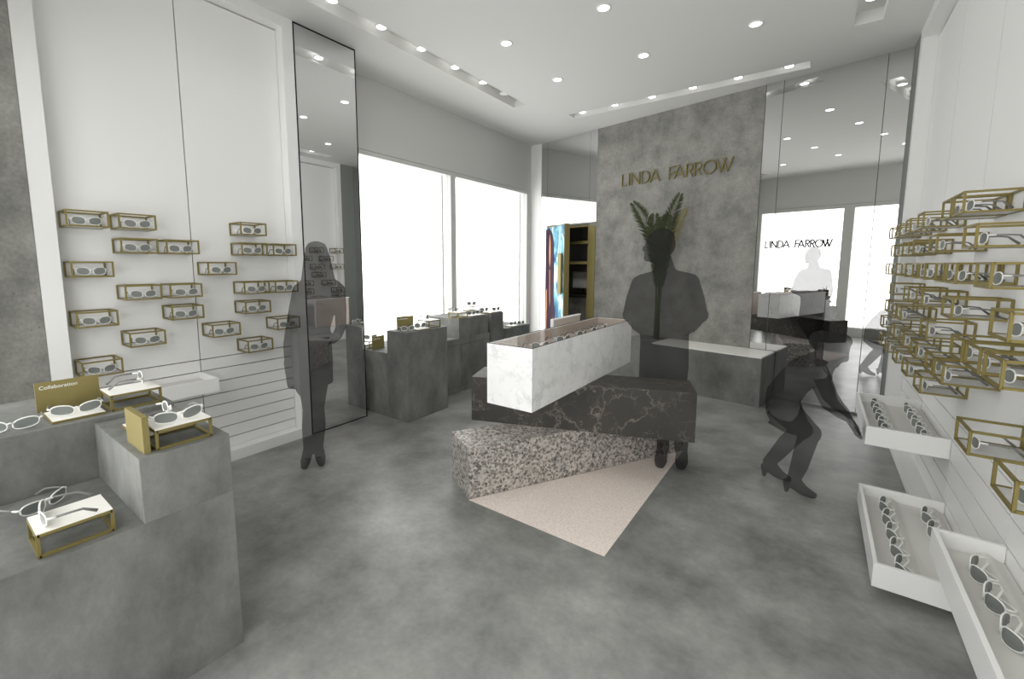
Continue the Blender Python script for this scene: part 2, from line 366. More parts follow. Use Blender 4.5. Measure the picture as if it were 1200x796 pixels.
# ------------------------------------------------------------------ lettering
def letter_strokes(ch):
    arc = lambda cx, cz, rx, rz, a0, a1, n: [(cx + rx * math.cos(R(a0 + (a1 - a0) * i / n)), cz + rz * math.sin(R(a0 + (a1 - a0) * i / n))) for i in range(n + 1)]
    return {'L': [[(0, 1), (0, 0), (1, 0)]], 'I': [[(.5, 1), (.5, 0)]], 'N': [[(0, 0), (0, 1), (1, 0), (1, 1)]],
            'D': [[(0, 0), (0, 1), (.25, 1)] + arc(.25, .5, .75, .5, 90, -90, 10) + [(0, 0)]],
            'A': [[(0, 0), (.5, 1), (1, 0)], [(.16, .3), (.84, .3)]], 'F': [[(0, 0), (0, 1), (1, 1)], [(0, .52), (.85, .52)]],
            'R': [[(0, 0), (0, 1), (.45, 1)] + arc(.45, .74, .5, .26, 90, -90, 8) + [(0, .48)], [(.45, .48), (1, 0)]],
            'O': [arc(.5, .5, .5, .5, 0, 360, 22)], 'W': [[(0, 1), (.28, 0), (.56, 1)], [(.40, 1), (.70, 0), (1, 1)]]}[ch]
LET = [('L', 2.968, 2.910), ('I', 2.869, 2.848), ('N', 2.821, 2.703), ('D', 2.666, 2.557), ('A', 2.547, 2.411), ('F', 2.277, 2.196), ('A', 2.212, 2.082), ('R', 2.051, 1.973), ('R', 1.945, 1.866), ('O', 1.843, 1.694), ('W', 1.687, 1.504)]
def lettering(t, fx, z0, cap, w, y0, th, mt):
    for ch, a, b in LET:
        mb = MB()
        for st in letter_strokes(ch):
            P = [(fx(a + (b - a) * x), y0, z0 + cap * z) for x, z in st]
            for p, q in zip(P, P[1:]):
                dx, dz = q[0] - p[0], q[2] - p[2]; l = math.hypot(dx, dz)
                if l < 1e-5: continue
                ex, ez = dx / l * w * .35, dz / l * w * .35
                mb.bar((p[0] - ex, y0, p[2] - ez), (q[0] + ex, y0, q[2] + ez), th, w, (0, 0, 1) if abs(dx) > abs(dz) * .05 else (1, 0, 0)) if False else None
                nx, nz = -dz / l * w / 2, dx / l * w / 2
                pa, qa = (p[0] - ex, p[2] - ez), (q[0] + ex, q[2] + ez)
                c = [(pa[0] + nx, pa[1] + nz), (pa[0] - nx, pa[1] - nz), (qa[0] - nx, qa[1] - nz), (qa[0] + nx, qa[1] + nz)]
                mb.add([(x, y0 - th / 2, z) for x, z in c] + [(x, y0 + th / 2, z) for x, z in c], [(3, 2, 1, 0), (4, 5, 6, 7), (0, 1, 5, 4), (1, 2, 6, 5), (2, 3, 7, 6), (3, 0, 4, 7)])
        mb.build('letter', mt, t)
t = thing('wall_lettering', 'thin brass capital letters across the concrete slab', 'sign lettering', B0, BA)
lettering(t, lambda u: u, 2.665, .155, .012, .023, .018, M_gold)
t = thing('window_lettering', 'dark capital letters on the shop window seen in the back mirror', 'sign lettering', Q0, QA)
sc = (2.065 - 3.33) / (2.968 - 1.504)
lettering(t, lambda u: (-3.33 - (2.968 - u) * sc + 1.3) / .983, 1.945, .155, .026, -.045, .012, M_black)

# ------------------------------------------------------------------ lamps
def downlight(x, y, z, label, group, r=.045, power=14, lit=True):
    t = thing('downlight', label, 'ceiling light', (x, y, z), 0, group)
    n = 24; vs = []; fs = []
    for rr, zz in ((r + .012, 0), (r + .012, -.006), (r, -.006), (r, .004)): vs += [(rr * math.cos(2 * PI * k / n), rr * math.sin(2 * PI * k / n), zz) for k in range(n)]
    for a in range(3): fs += [(a * n + k, a * n + (k + 1) % n, (a + 1) * n + (k + 1) % n, (a + 1) * n + k) for k in range(n)]
    MB().add(vs, fs).build('trim_ring', M_white, t, True)
    MB().prism([(r * math.cos(2 * PI * k / n), r * math.sin(2 * PI * k / n)) for k in range(n)], -.005, -.002).build('lamp_disc', M_lamp if lit else M_white, t)
    if power:
        l = bpy.data.lights.new('spot', 'SPOT'); l.energy = power; l.spot_size = R(125); l.spot_blend = 1; l.shadow_soft_size = .05; l.color = (1, .995, .98)
        o = bpy.data.objects.new('spot', l); C.objects.link(o); o.parent = t; o.location = (0, 0, -.03)
    return t
PW = 6
_p = B0 + Matrix.Rotation(BA, 3, 'Z') @ Vector((3.75, -.45, 2.399)); downlight(_p.x, _p.y, _p.z, 'added downlight, out of view, that lightens the back room behind the open door', 'added back room fill lamp', power=45)  # unseen lamp added only to brighten the back room interior
col = ['left', 'middle', 'right']; row = ['nearest the back wall', 'second from the back wall', 'third from the back wall', 'fourth from the back wall']
for i, x in enumerate((-2.416, -1.487, -.555)):
    for k, y in enumerate((4.43, 3.457, 2.484, 1.511)):
        downlight(x, y, ZC - .001, 'round recessed downlight in the %s ceiling row, %s' % (col[i], row[k]), 'recessed ceiling downlights', power=PW)
for k, y in enumerate((4.475, 4.07, 3.6, 3.12, 2.646, 2.17, 1.7, 1.22)):
    downlight(-3.158, y, ZC + .03, 'small lamp in the long left ceiling trough, %s from the far end' % ORD[k], 'lamps in the left ceiling trough', r=.042, power=PW * .5 * (k > 0), lit=k > 0)
for k, x in enumerate((-2.659, -2.217, -1.754, -1.295, -.835, -.375)):
    downlight(x, 5.588, ZC + .018, 'small lamp in the back ceiling trough, %s from the left end' % ORD[k], 'lamps in the back ceiling trough', r=.042, power=PW * .4)
for k, y in enumerate((4.6, 4.1, 3.6, 3.1, 2.6)):
    downlight(.2, y, ZC + .03, 'small lamp in the right ceiling trough, %s from the back' % ORD[k], 'lamps in the right ceiling trough', r=.042, power=PW * .15)

# ------------------------------------------------------------------ sunglasses
def super_pts(a, b, e, n, tilt=0):
    P = []
    for k in range(n):
        th = 2 * PI * k / n; c, s = math.cos(th), math.sin(th)
        x = a * math.copysign(abs(c) ** (2 / e), c); z = b * math.copysign(abs(s) ** (2 / e), s)
        P.append((x, z + x * tilt))
    return P
def make_glasses(a, b, e, gap, rim, label, tmat, lift=0, wr=.16, folded=False, n=24):
    """origin under the lenses; facing -y, temples to +y"""
    t = thing('sunglasses', label, 'sunglasses')
    cx = a + gap / 2; cz = b + rim + lift; wrap = wr
    fr = MB(); lenses = []
    for sgn in (-1, 1):
        pts = super_pts(a, b, e, n, .10 * sgn)
        yy = lambda x: (abs(x) - gap / 2) * wrap * (abs(x) / .07)
        loop = [(sgn * cx + x, yy(sgn * cx + x), cz + z) for x, z in pts]
        fr.tube(loop, rim, 6, True)
        le = MB(); vs = [(x, y - .001, z) for x, y, z in loop] + [(x, y + .001, z) for x, y, z in loop]
        le.add(vs, [tuple(range(n)), tuple(range(2 * n - 1, n - 1, -1))] + [(i, (i + 1) % n, n + (i + 1) % n, n + i) for i in range(n)])
        lenses.append(le)
    fr.tube([(-gap / 2 - .002, 0, cz + b * .25), (0, -.002, cz + b * .42), (gap / 2 + .002, 0, cz + b * .25)], rim * 1.1, 6)
    ex = 2 * a + gap / 2
    for sgn in (-1, 1):
        x0 = sgn * (ex - .002); y0 = (abs(x0) - gap / 2) * wrap * (abs(x0) / .07)
        fr.tube([(x0, y0, cz + b * .45), (sgn * (ex + .006), y0 + .006, cz + b * .5), (sgn * (ex + .006), y0 + .022, cz + b * .5)], [rim * 1.3, rim * 1.5, rim * 1.2], 6)
        tp = [(sgn * (ex + .006), y0 + .02, cz + b * .5), (sgn * (ex + .004), .07, cz + b * .5), (sgn * (ex - .001), .095, cz + b * .38), (sgn * (ex - .006), .128, .009)]
        if folded: tp = [(sgn * (ex + .004), y0 + .02, cz + b * .4), (sgn * (ex - .02), y0 + .026 + .004 * sgn, cz + b * .3), (-sgn * .01, .030 + .004 * sgn, cz + b * .1), (-sgn * (ex - .03), .028 + .004 * sgn, cz - b * .6)]
        MB().tube(tp, [.0022, .002, .0022, .003], 6, False, (0, 1, 0) if folded else (0, 0, 1), [.0042, .0038, .0042, .006]).build('temple', tmat, t, True)
    fo = fr.build('glasses_front', M_rim, t, True)
    for le in lenses: le.build('lens', M_lens, fo)
    return t
G = {}
def glasses(style, loc, rz, label, group):
    if style not in G:
        spec = {'oval': (.0295, .0225, 2.5, .016, .0024, M_temple, .006), 'wide': (.0355, .0205, 2.4, .014, .0027, M_temple, 0), 'round': (.026, .025, 2.1, .026, .0030, M_temple, .022), 'folded': (.033, .029, 2.4, .016, .0026, M_rim, 0, .5, True)}[style]
        o = make_glasses(*spec[:5], label, *spec[5:]); o.location = loc; o.rotation_euler = (0, 0, rz); o['group'] = group; G[style] = o; return o
    return copy_tree(G[style], loc, rz, label, group)

# ------------------------------------------------------------------ wall display boxes
BW, BD, BH, BT = .197, .19, .097, .009
def make_box(label):
    t = thing('display_box', label, 'display box')
    m = MB(); h = BT / 2; X = (-BW / 2 + h, BW / 2 - h); Y = (-BD + h, -h - .001); Z = (h, BH - h)
    for x in X:
        for y in Y: m.box(x - h, x + h, y - h, y + h, 0, BH)
        for z in Z: m.box(x - h, x + h, Y[0], Y[1], z - h, z + h)
    for y in Y:
        for z in Z: m.box(X[0], X[1], y - h, y + h, z - h, z + h)
    m.build('wire_frame', M_gold, t)
    MB().box(X[0] + h, X[1] - h, Y[0] + h, Y[1] - h, .002, .006).build('shelf_plate', M_plate, t)
    return t
BOX = []
def display_box(loc, rz, where, grp, side):
    lab = 'brass wire display box on the %s' % where
    if not BOX: o = make_box(lab); o.location = loc; o.rotation_euler = (0, 0, rz); o['group'] = 'wire display boxes on the %s wall' % side; BOX.append(o)
    else: copy_tree(BOX[0], loc, rz, lab, 'wire display boxes on the %s wall' % side)
    mrot = Matrix.Rotation(rz, 3, 'Z')
    p = Vector(loc) + mrot @ Vector((random.uniform(-.008, .008) + .004, -.160, .0065))
    glasses('oval', p, rz + random.uniform(-.05, .05), 'grey-lensed sunglasses inside the wire box on the %s' % where, 'sunglasses in the %s wall boxes' % side)
RN = ['top', 'second', 'third', 'fourth', 'fifth', 'sixth', 'bottom']
LROW = [(1.775, [.60, .84, 1.56]), (1.622, [.84, 1.08, 1.56, 1.80]), (1.472, [.60, 1.32]), (1.320, [.84, 1.08, 1.56, 1.80]), (1.167, [.60, 1.08, 1.56]), (1.013, [.84, 1.32, 1.80]), (.860, [.60, 1.56])]
for r, (z, ys_) in enumerate(LROW):
    for k, y in enumerate(ys_):
        display_box((XL + .0005, y + .1, z), R(90), 'left wall, %s row, %s from the left' % (RN[r], ORD[k]), None, 'left')
RROW = [(1.777, [5.38, 4.94, 4.45, 3.97, 3.26, 3.03]), (1.618, [5.14, 4.69, 4.22, 3.50, 2.77]), (1.462, [5.38, 4.94, 4.45, 3.97, 3.74, 3.26, 3.02, 2.52]),
        (1.303, [4.97, 4.22, 3.74, 3.02, 2.27]), (1.147, [5.17, 4.70, 4.46, 3.51, 2.77, 2.53, 2.28]), (.989, [5.38, 4.70, 4.23, 3.75, 3.27, 3.05]), (.833, [5.38, 4.94, 4.45, 3.98, 3.52, 2.53, 2.05])]
for r, (z, ys_) in enumerate(RROW):
    for k, y in enumerate(ys_):
        display_box((XR - .0005, y - .1, z), R(-90), 'right wall, %s row, %s from the back' % (RN[r], ORD[k]), None, 'right')

# ------------------------------------------------------------------ pull-out trays
def tray(label, xf, xb, y0, y1, z0, z1, humps):
    """white shallow drawer; xf = outer face of the front, xb = wall"""
    t = thing('pull_out_tray', label, 'tray', ((xf + xb) / 2, (y0 + y1) / 2, z0), 0, 'white pull-out trays')
    ox, oy, oz = t.location; s = 1 if xb > xf else -1; th = .016
    lo = MB().box(xf - ox, xf + s * th - ox, y0 - oy, y1 - oy, 0, z1 - z0).build('front_panel', M_white, t)
    for a, b in ((y0, y0 + th), (y1 - th, y1)): MB().box(xf + s * th - ox, xb - ox, a - oy, b - oy, 0, z1 - z0).build('side_panel', M_white, t)
    MB().box(xf + s * th - ox, xb - ox, y0 + th - oy, y1 - th - oy, 0, .010).build('base_board', M_white, t)
    L_ = abs(xb - xf) - th - .002; n = 24; pts = []
    for i in range(n + 1):
        q = i / n; x = xf + s * (th + .001 + q * L_)
        tt = (q * humps) % 1 if q < 1 else 0
        if humps: hgt = .050 + .022 * max(0, math.cos(PI * (tt - .72) / .5)) ** 2
        else: hgt = .05
        pts.append((x - ox, hgt))
    vs = [(x, y0 + th + .001 - oy, h) for x, h in pts] + [(x, y1 - th - .001 - oy, h) for x, h in pts] + [(x, y0 + th + .001 - oy, .0105) for x, h in pts] + [(x, y1 - th - .001 - oy, .0105) for x, h in pts]
    k = n + 1; fs = []
    for i in range(n): fs += [(i, i + 1, k + i + 1, k + i), (2 * k + i, 2 * k + i + 1, i + 1, i), (k + i, k + i + 1, 3 * k + i + 1, 3 * k + i), (3 * k + i, 3 * k + i + 1, 2 * k + i + 1, 2 * k + i)]
    fs += [(0, k, 3 * k, 2 * k), (n, k + n, 3 * k + n, 2 * k + n)]
    MB().add(vs, fs).build('cushion', M_foam, t, False)
    return t
tray('shallow white tray pulled out of the left slatted wall', -3.413, -3.728, .580, 1.294, .646, .741, 0)
tray('upper white tray of sunglasses the bending figure reaches for', .311, .688, 3.520, 4.440, .423, .541, 2)
tray('lowest white tray near the floor with two rows of sunglasses', .300, .688, 2.575, 3.510, .051, .166, 2)
tray('white tray nearest the viewer, partly pulled from the right wall', .474, .688, 1.625, 2.565, .296, .416, 1)
def tray_row(x, ys_, z, where):
    for k, y in enumerate(ys_):
        glasses('folded', (x, y, z), R(-90) + random.uniform(-.05, .05), 'grey-lensed folded sunglasses in the %s, %s from the back' % (where, ORD[k]), 'sunglasses laid out in the right trays')
tray_row(.392, [4.285, 4.12, 3.955, 3.79, 3.625], .4742, 'upper right tray, outer row')
tray_row(.575, [4.285, 4.115, 3.95, 3.785, 3.622], .4742, 'upper right tray, wall row')
tray_row(.388, [3.345, 3.18, 3.012, 2.846, 2.68], .1022, 'floor tray, outer row')
tray_row(.57, [3.34, 3.17], .1022, 'floor tray, wall row')
tray_row(.555, [2.37, 2.19, 2.01], .3472, 'nearest right tray')

# ------------------------------------------------------------------ concrete plinths and what stands on them
def block(name, label, cat, x0, x1, y0, y1, z0, z1, mt, group=None):
    o = MB().box(-(x1 - x0) / 2, (x1 - x0) / 2, -(y1 - y0) / 2, (y1 - y0) / 2, 0, z1 - z0).build(name, mt, None, False, .0015)
    o.location = ((x0 + x1) / 2, (y0 + y1) / 2, z0); return tag(o, label, cat, group)
GP = 'concrete display plinths'
block('concrete_plinth', 'large low concrete plinth at the bottom left corner', 'plinth', -2.38, -1.81, .02, .708, 0, .660, M_plinth, GP)
block('concrete_plinth', 'square concrete block stacked on the front low plinth', 'plinth', -2.38, -1.81, .424, .708, .660, .893, M_plinth, GP)
block('concrete_plinth', 'tall concrete plinth carrying the large brass sign', 'plinth', -2.98, -2.384, .09, .708, 0, .912, M_plinth, GP)
block('concrete_plinth', 'tall concrete plinth right of the left mirror, nearest by the windows', 'plinth', -3.435, -3.146, 2.839, 3.412, 0, .895, M_plinth, GP)
block('concrete_plinth', 'low concrete plinth tucked between the mirror and the tall plinth', 'plinth', -4.03, -3.439, 2.839, 3.412, 0, .662, M_plinth, GP)
t = thing('concrete_cabinet', 'low concrete-faced cabinet with flush doors under the window', 'cabinet', (-3.432, 3.418, 0))
MB().box(-.598, -.02, 0, 1.13, .07, .585).build('carcass', M_dark, t); MB().box(-.6, -.002, -.0, 1.132, 0, .068).build('toe_kick', M_plinth, t); MB().box(-.6, 0, 0, 1.132, .588, .662).build('worktop', M_plinth, t)
for a, b in ((.002, .556), (.562, 1.03), (1.034, 1.13)): MB().box(-.019, 0, a, b, .072, .584).build('door', M_plinth, t)
block('concrete_plinth', 'concrete block standing on the cabinet under the window', 'plinth', -4.0, -3.432, 3.935, 4.513, .663, .897, M_plinth, GP)
block('concrete_plinth', 'tall concrete plinth beyond the cabinet by the window', 'plinth', -4.0, -3.45, 4.60, 4.885, 0, .903, M_plinth, GP)
block('concrete_plinth', 'lowest far concrete plinth beside the white corner pier', 'plinth', -4.0, -3.47, 4.98, 5.60, 0, .655, M_plinth, GP)

def riser(loc, sx, sy, h, label):
    t = thing('display_riser', label, 'display riser', loc, 0, 'brass risers with white tops'); b = .009; k = b / 2
    m = MB(); X = (-sx / 2 + k, sx / 2 - k); Y = (-sy / 2 + k, sy / 2 - k)
    for x in X:
        for y in Y: m.box(x - k, x + k, y - k, y + k, 0, h)
        for z in (k, h - k): m.box(x - k, x + k, Y[0], Y[1], z - k, z + k)
    for y in Y:
        for z in (k, h - k): m.box(X[0], X[1], y - k, y + k, z - k, z + k)
    m.build('riser_frame', M_gold, t); MB().box(-sx / 2 + .002, sx / 2 - .002, -sy / 2 + .002, sy / 2 - .002, h, h + .003).build('top_board', M_board, t); return t
def board(loc, sx, sy, label):
    t = thing('display_tray', label, 'display board', loc, 0, 'flat brass-edged display boards')
    MB().box(-sx / 2, sx / 2, -sy / 2, sy / 2, 0, .009).build('brass_edge', M_gold, t); MB().box(-sx / 2 + .003, sx / 2 - .003, -sy / 2 + .003, sy / 2 - .003, .009, .011).build('white_top', M_board, t); return t
def sign(loc, rz, w, h, th, label, text=True):
    """plate in local xz, lettered side facing -y"""
    t = thing('sign_plate', label, 'sign', loc, rz, 'brass sign plates')
    pl = MB().box(-w / 2, w / 2, 0, th, 0, h).build('plate', M_goldflat, t)
    if text:
        c = bpy.data.curves.new('sign_text', 'FONT'); c.body = 'Collaboration'; c.size = .0218 * w / .205; c.extrude = .0005; c.materials.append(M_text)
        tmp = bpy.data.objects.new('tmp_text', c); C.objects.link(tmp); dg = bpy.context.evaluated_depsgraph_get(); dg.update()
        me = bpy.data.meshes.new_from_object(tmp.evaluated_get(dg)); bpy.data.objects.remove(tmp, do_unlink=True)
        me.transform(Matrix.Rotation(R(90), 4, 'X')); o = link_mesh('sign_text', me, pl, (-w / 2 + .012, -.0007, h - .031 * h / .13))
    return t
GS = 'sunglasses on the concrete plinths'
# near plinths
sign((-2.664, .402, .9125), R(90), .208, .130, .006, 'large brass sign with white lettering beside the near risers')
board((-2.52, .392, .9125), .185, .168, 'flat white display board in front of the large brass sign')
glasses('wide', (-2.475, .392, .924), R(84), 'white-rimmed sunglasses lying in front of the large brass sign', GS)
glasses('wide', (-2.46, .200, .9128), R(78), 'white-rimmed sunglasses cut off by the left edge beside the brass sign', GS)
riser((-2.515, .585, .9125), .168, .185, .071, 'brass riser right of the large brass sign')
glasses('oval', (-2.545, .640, .987), R(172), 'sunglasses turned sideways on the riser beside the large brass sign', GS)
sign((-1.935, .448, .8935), 0, .19, .131, .019, 'thick brass plate standing edge-on beside the near riser', False)
board((-2.17, .57, .8935), .135, .18, 'flat white display board behind the edge-on brass plate')
glasses('round', (-2.125, .612, .905), R(176), 'round white-rimmed sunglasses behind the near riser, facing right', GS)
riser((-1.925, .573, .8935), .168, .18, .073, 'brass riser on the square concrete block, behind the edge-on plate')
glasses('wide', (-1.878, .573, .970), R(93), 'large white-rimmed sunglasses on the riser on the square concrete block', GS)
riser((-1.925, .263, .6605), .158, .184, .075, 'brass riser on the bottom left low plinth')
glasses('wide', (-1.938, .196, .739), R(-6), 'sunglasses with grey temples on the bottom left riser', GS)
glasses('wide', (-2.222, .247, .6608), R(124), 'white-rimmed sunglasses on the low plinth behind the bottom left riser', GS)
# plinths along the window
sign((-3.36, 3.02, .8955), R(78), .19, .13, .006, 'brass sign on the tall plinth right of the mirror')
riser((-3.29, 3.29, .8955), .17, .17, .072, 'brass riser on the tall plinth right of the mirror')
glasses('oval', (-3.29, 3.29, .971), R(120), 'sunglasses on the riser of the tall plinth right of the mirror', GS)
board((-3.235, 3.09, .8955), .16, .18, 'flat display board on the tall plinth right of the mirror')
glasses('oval', (-3.21, 3.09, .907), R(80), 'sunglasses on the flat board of the tall plinth by the mirror', GS)
glasses('oval', (-3.21, 2.92, .896), R(70), 'sunglasses at the near corner of the tall plinth by the mirror', GS)
sign((-3.70, 2.945, .6625), R(100), .185, .135, .006, 'dark brass sign on the low plinth beside the left mirror')
riser((-3.86, 2.97, .6625), .17, .17, .072, 'brass riser half hidden behind the sign on the low plinth')
glasses('oval', (-3.86, 2.97, .738), R(60), 'sunglasses on the half hidden riser beside the left mirror', GS)
glasses('oval', (-3.47, 3.62, .6625), R(80), 'sunglasses lying on the low cabinet behind the tall plinth', GS)
riser((-3.53, 4.03, .8975), .17, .17, .072, 'brass riser at the near corner of the block on the cabinet')
glasses('oval', (-3.54, 4.03, .973), R(110), 'sunglasses on the near riser of the block on the cabinet', GS)
riser((-3.87, 4.71, .9035), .17, .17, .072, 'brass riser at the back of the tall plinth beyond the cabinet')
glasses('oval', (-3.87, 4.71, .979), R(60), 'sunglasses on the back riser of the plinth beyond the cabinet', GS)
board((-3.53, 4.34, .8975), .16, .28, 'flat display board along the block on the cabinet')
for k, (x, y) in enumerate(((-3.50, 4.26), (-3.50, 4.42))):
    glasses('oval', (x, y, .909), R(80), 'sunglasses on the flat board of the cabinet block, %s' % ('nearer pair', 'farther pair')[k], GS)
board((-3.56, 4.742, .9035), .19, .27, 'flat display board on the tall plinth beyond the cabinet')
for k, (x, y) in enumerate(((-3.60, 4.655), (-3.52, 4.815))):
    glasses('oval', (x, y, .915), R(75), 'sunglasses on the tall plinth beyond the cabinet, %s' % ('left pair', 'right pair')[k], GS)
sign((-3.70, 5.12, .6555), R(85), .2, .13, .006, 'small brass sign on the lowest far plinth')
board((-3.55, 5.25, .6555), .13, .18, 'flat display board on the lowest far plinth')
glasses('oval', (-3.53, 5.25, .667), R(75), 'sunglasses on the flat board of the lowest far plinth', GS)
glasses('oval', (-3.53, 5.46, .656), R(75), 'sunglasses right of the flat board on the lowest far plinth', GS)

# ------------------------------------------------------------------ stacked centre table
t = tag(MB().prism([(0, 0), (.946, -.006), (.953, 1.664)], 0, .002).build('floor_inlay', M_pink), 'pale pink triangular stone inlay in the floor under the stacked blocks', 'floor inlay'); t.location = (-1.763, 2.10, 0)
def slab(name, label, cat, c0, c1, c3, z0, z1, mt, bev=.002):
    a, b, d = Vector(c0), Vector(c1), Vector(c3); c2 = b + d - a; ang = math.atan2((b - a).y, (b - a).x)
    w = (b - a).length; dd = (d - a).length
    o = MB().box(0, w, 0, dd, 0, z1 - z0).build(name, mt, None, False, bev); o.location = (a.x, a.y, z0); o.rotation_euler = (0, 0, ang); return tag(o, label, cat, 'stacked stone blocks of the centre table')
d0 = Vector((.952, 1.663)).normalized(); nrm = Vector((-d0.y, d0.x)); a = Vector((-1.763, 2.102))
slab('granite_block', 'speckled granite block at the bottom of the centre stack', 'stone block', a, a + d0 * 1.912, a + nrm * .34, .0022, .347, M_granite)
a = Vector((-2.092, 2.538)); d1_ = Vector((1.499, .554)).normalized(); nrm = Vector((-d1_.y, d1_.x))
slab('marble_block', 'dark veined marble block across the middle of the stack', 'stone block', a, a + d1_ * 1.597, a + nrm * .346, .3472, .693, M_dmarble)
t = thing('display_case', 'white marble display case on top of the stacked blocks', 'display case', (-1.608, 2.104, .6932))
W_, D_, H_ = .325, 1.66, .377; th = .012
for nm, bx in (('front_panel', (0, W_, 0, th, 0, H_)), ('end_panel', (0, W_, D_ - th, D_, 0, H_)), ('side_panel', (W_ - th, W_, th, D_ - th, 0, H_)), ('side_panel', (0, th, th, D_ - th, 0, H_)), ('base_panel', (th, W_ - th, th, D_ - th, 0, .02))):
    MB().box(*bx).build(nm, M_wmarble, t)
MB().box(th, W_ - th, th, D_ - th, .02, H_ - .075).build('lining', M_beige, t)
MB().box(th, th + .006, th, D_ - th, H_ - .075, H_ - .004).box(W_ - th - .006, W_ - th, th, D_ - th, H_ - .075, H_ - .004).box(th, W_ - th, th, th + .006, H_ - .075, H_ - .004).box(th, W_ - th, D_ - th - .006, D_ - th, H_ - .075, H_ - .004).build('rim_lining', M_beige, t)
gt = MB().box(.004, W_ - .004, .004, D_ - .004, H_, H_ + .003).build('glass_top', M_topglass, t)
m = MB()
for b in ((0, .004, 0, D_), (W_ - .004, W_, 0, D_), (.004, W_ - .004, 0, .004), (.004, W_ - .004, D_ - .004, D_)): m.box(*b, H_, H_ + .003)
m.build('glass_edge', M_black, gt)
t = thing('case_riser', 'white-edged beige panel standing behind the marble display case', 'display panel', (-1.80, 3.30, .694))
MB().box(-.02, 0, 0, .52, 0, .378).build('beige_panel', M_beige, t); MB().box(-.026, .001, -.012, 0, 0, .388).box(-.026, .004, 0, .53, .378, .388).build('white_edge', M_white, t)
for k, y in enumerate((2.42, 2.74, 3.05, 3.30, 3.50)):
    glasses('oval', (-1.41, y, .997), R(65 + 9 * k), 'sunglasses inside the marble display case, %s from the near end' % ORD[k], 'sunglasses in the marble case')

# ------------------------------------------------------------------ bench and palm at the back wall
RB = Matrix.Rotation(BA, 3, 'Z')
def bx_(u, v, z): return B0 + RB @ Vector((u, v, z))
t = thing('bench', 'long concrete bench with a white seat slab against the back wall', 'bench', B0, BA)
# local u along the wall, v into the room
MB().box(.93, 2.62, .014, .50, 0, .540).build('bench_base', M_plinth, t)
MB().box(.935, 2.18, .016, .495, .540, .557).build('seat_slab', M_board, t)
MB().box(2.184, 2.62, .016, .50, .540, .557).build('planter_top', M_plinth, t)
pb = bx_(2.27, .20, .5575)
palm = thing('palm_plant', 'tall palm rising from the concrete bench in front of the feature slab', 'plant', pb)
m = MB()
for dx, dy, top, r in ((-.03, 0, (-.035, -.01, 1.0), .013), (.0, .02, (.0, .0, 1.1), .014), (.025, -.01, (.035, 0, 1.05), .013), (.0, -.03, (.015, -.02, .9), .012)):
    m.tube([(dx, dy, 0), (dx * .9, dy, .45), top], [r, r * .95, r * .7], 8)
m.build('stem', M_stem, palm, True)
def frond(base, tip, bow, nl, ll, droop, mt):
    base, tip, bow = Vector(base), Vector(tip), Vector(bow); mb = MB(); P = []
    for i in range(nl + 1):
        q = i / nl; P.append((1 - q) ** 2 * base + 2 * q * (1 - q) * bow + q * q * tip)
    mb.tube(P, [.006 * (1 - .8 * i / nl) for i in range(nl + 1)], 5)
    for i in range(2, nl + 1):
        q = i / nl; p = P[i]; tdir = (P[i] - P[i - 1]).normalized()
        side = tdir.cross(Vector((.2, -1, .15))).normalized(); l = ll * (math.sin(PI * min(1, .12 + q * .84)) ** .6)
        for s in (-1, 1):
            dr = (side * s * .75 + tdir * .75 + Vector((0, random.uniform(-.25, .25), -droop + random.uniform(-.1, .1)))).normalized()
            w = tdir * .014; e = p + dr * l; mid = p + dr * l * .45 + Vector((0, -.004, .006)); nn = dr.cross(tdir).normalized() * .0015
            mb.add([p - w * .4, mid - w, e, mid + w, mid + nn * 2], [(0, 1, 4), (1, 2, 4), (2, 3, 4), (3, 0, 4)])
    return mb.build('frond', mt, palm)
o3 = lambda x, z, y=0: (x, y, z)
frond(o3(-.02, .95), o3(-.36, 1.80, -.05), o3(-.10, 1.48, -.02), 44, .17, .02, M_leaf)
frond(o3(.02, .95), o3(.22, 1.86, -.02), o3(.04, 1.45, 0), 44, .16, .0, M_leaf)
frond(o3(.03, .9), o3(.30, 1.69, .0), o3(.12, 1.35, 0), 26, .10, .0, M_leaf2)
frond(o3(0, .9), o3(-.06, 1.62, -.09), o3(-.08, 1.3, -.05), 44, .18, .15, M_leaf)
frond(o3(.01, .85), o3(.09, 1.60, -.06), o3(.03, 1.3, -.06), 44, .18, .15, M_leaf)
frond(o3(0, .65), o3(.0, 1.38, -.10), o3(.02, 1.0, -.06), 40, .15, .1, M_leaf)
frond(o3(0, .62), o3(.10, 1.30, -.04), o3(.06, 1.0, -.02), 26, .11, .1, M_leaf)
frond(o3(0, .70), o3(-.10, 1.42, -.04), o3(-.02, 1.1, -.02), 26, .12, .1, M_leaf)

# ------------------------------------------------------------------ people (translucent grey figures)
def figure(name, label, mb, M_, ang, voxel=.009):
    me = mb.mesh(name, None)
    tmp = bpy.data.objects.new('tmp_body', me); C.objects.link(tmp)
    r = tmp.modifiers.new('remesh', 'REMESH'); r.mode = 'VOXEL'; r.voxel_size = voxel; r.use_smooth_shade = True
    s = tmp.modifiers.new('smooth', 'SMOOTH'); s.factor = .5; s.iterations = 3
    dg = bpy.context.evaluated_depsgraph_get(); dg.update()
    out = bpy.data.meshes.new_from_object(tmp.evaluated_get(dg)); out.name = name
    bpy.data.objects.remove(tmp, do_unlink=True)
    out.materials.clear(); out.materials.append(M_figure)
    zmin = min(v.co.z for v in out.vertices)
    for v in out.vertices: v.co.z -= zmin
    o = bpy.data.objects.new(name, out); C.objects.link(o); o.location = (M_[0], M_[1], .003); o.rotation_euler = (0, 0, ang); return tag(o, label, 'person')
Y = (0, 1, 0)
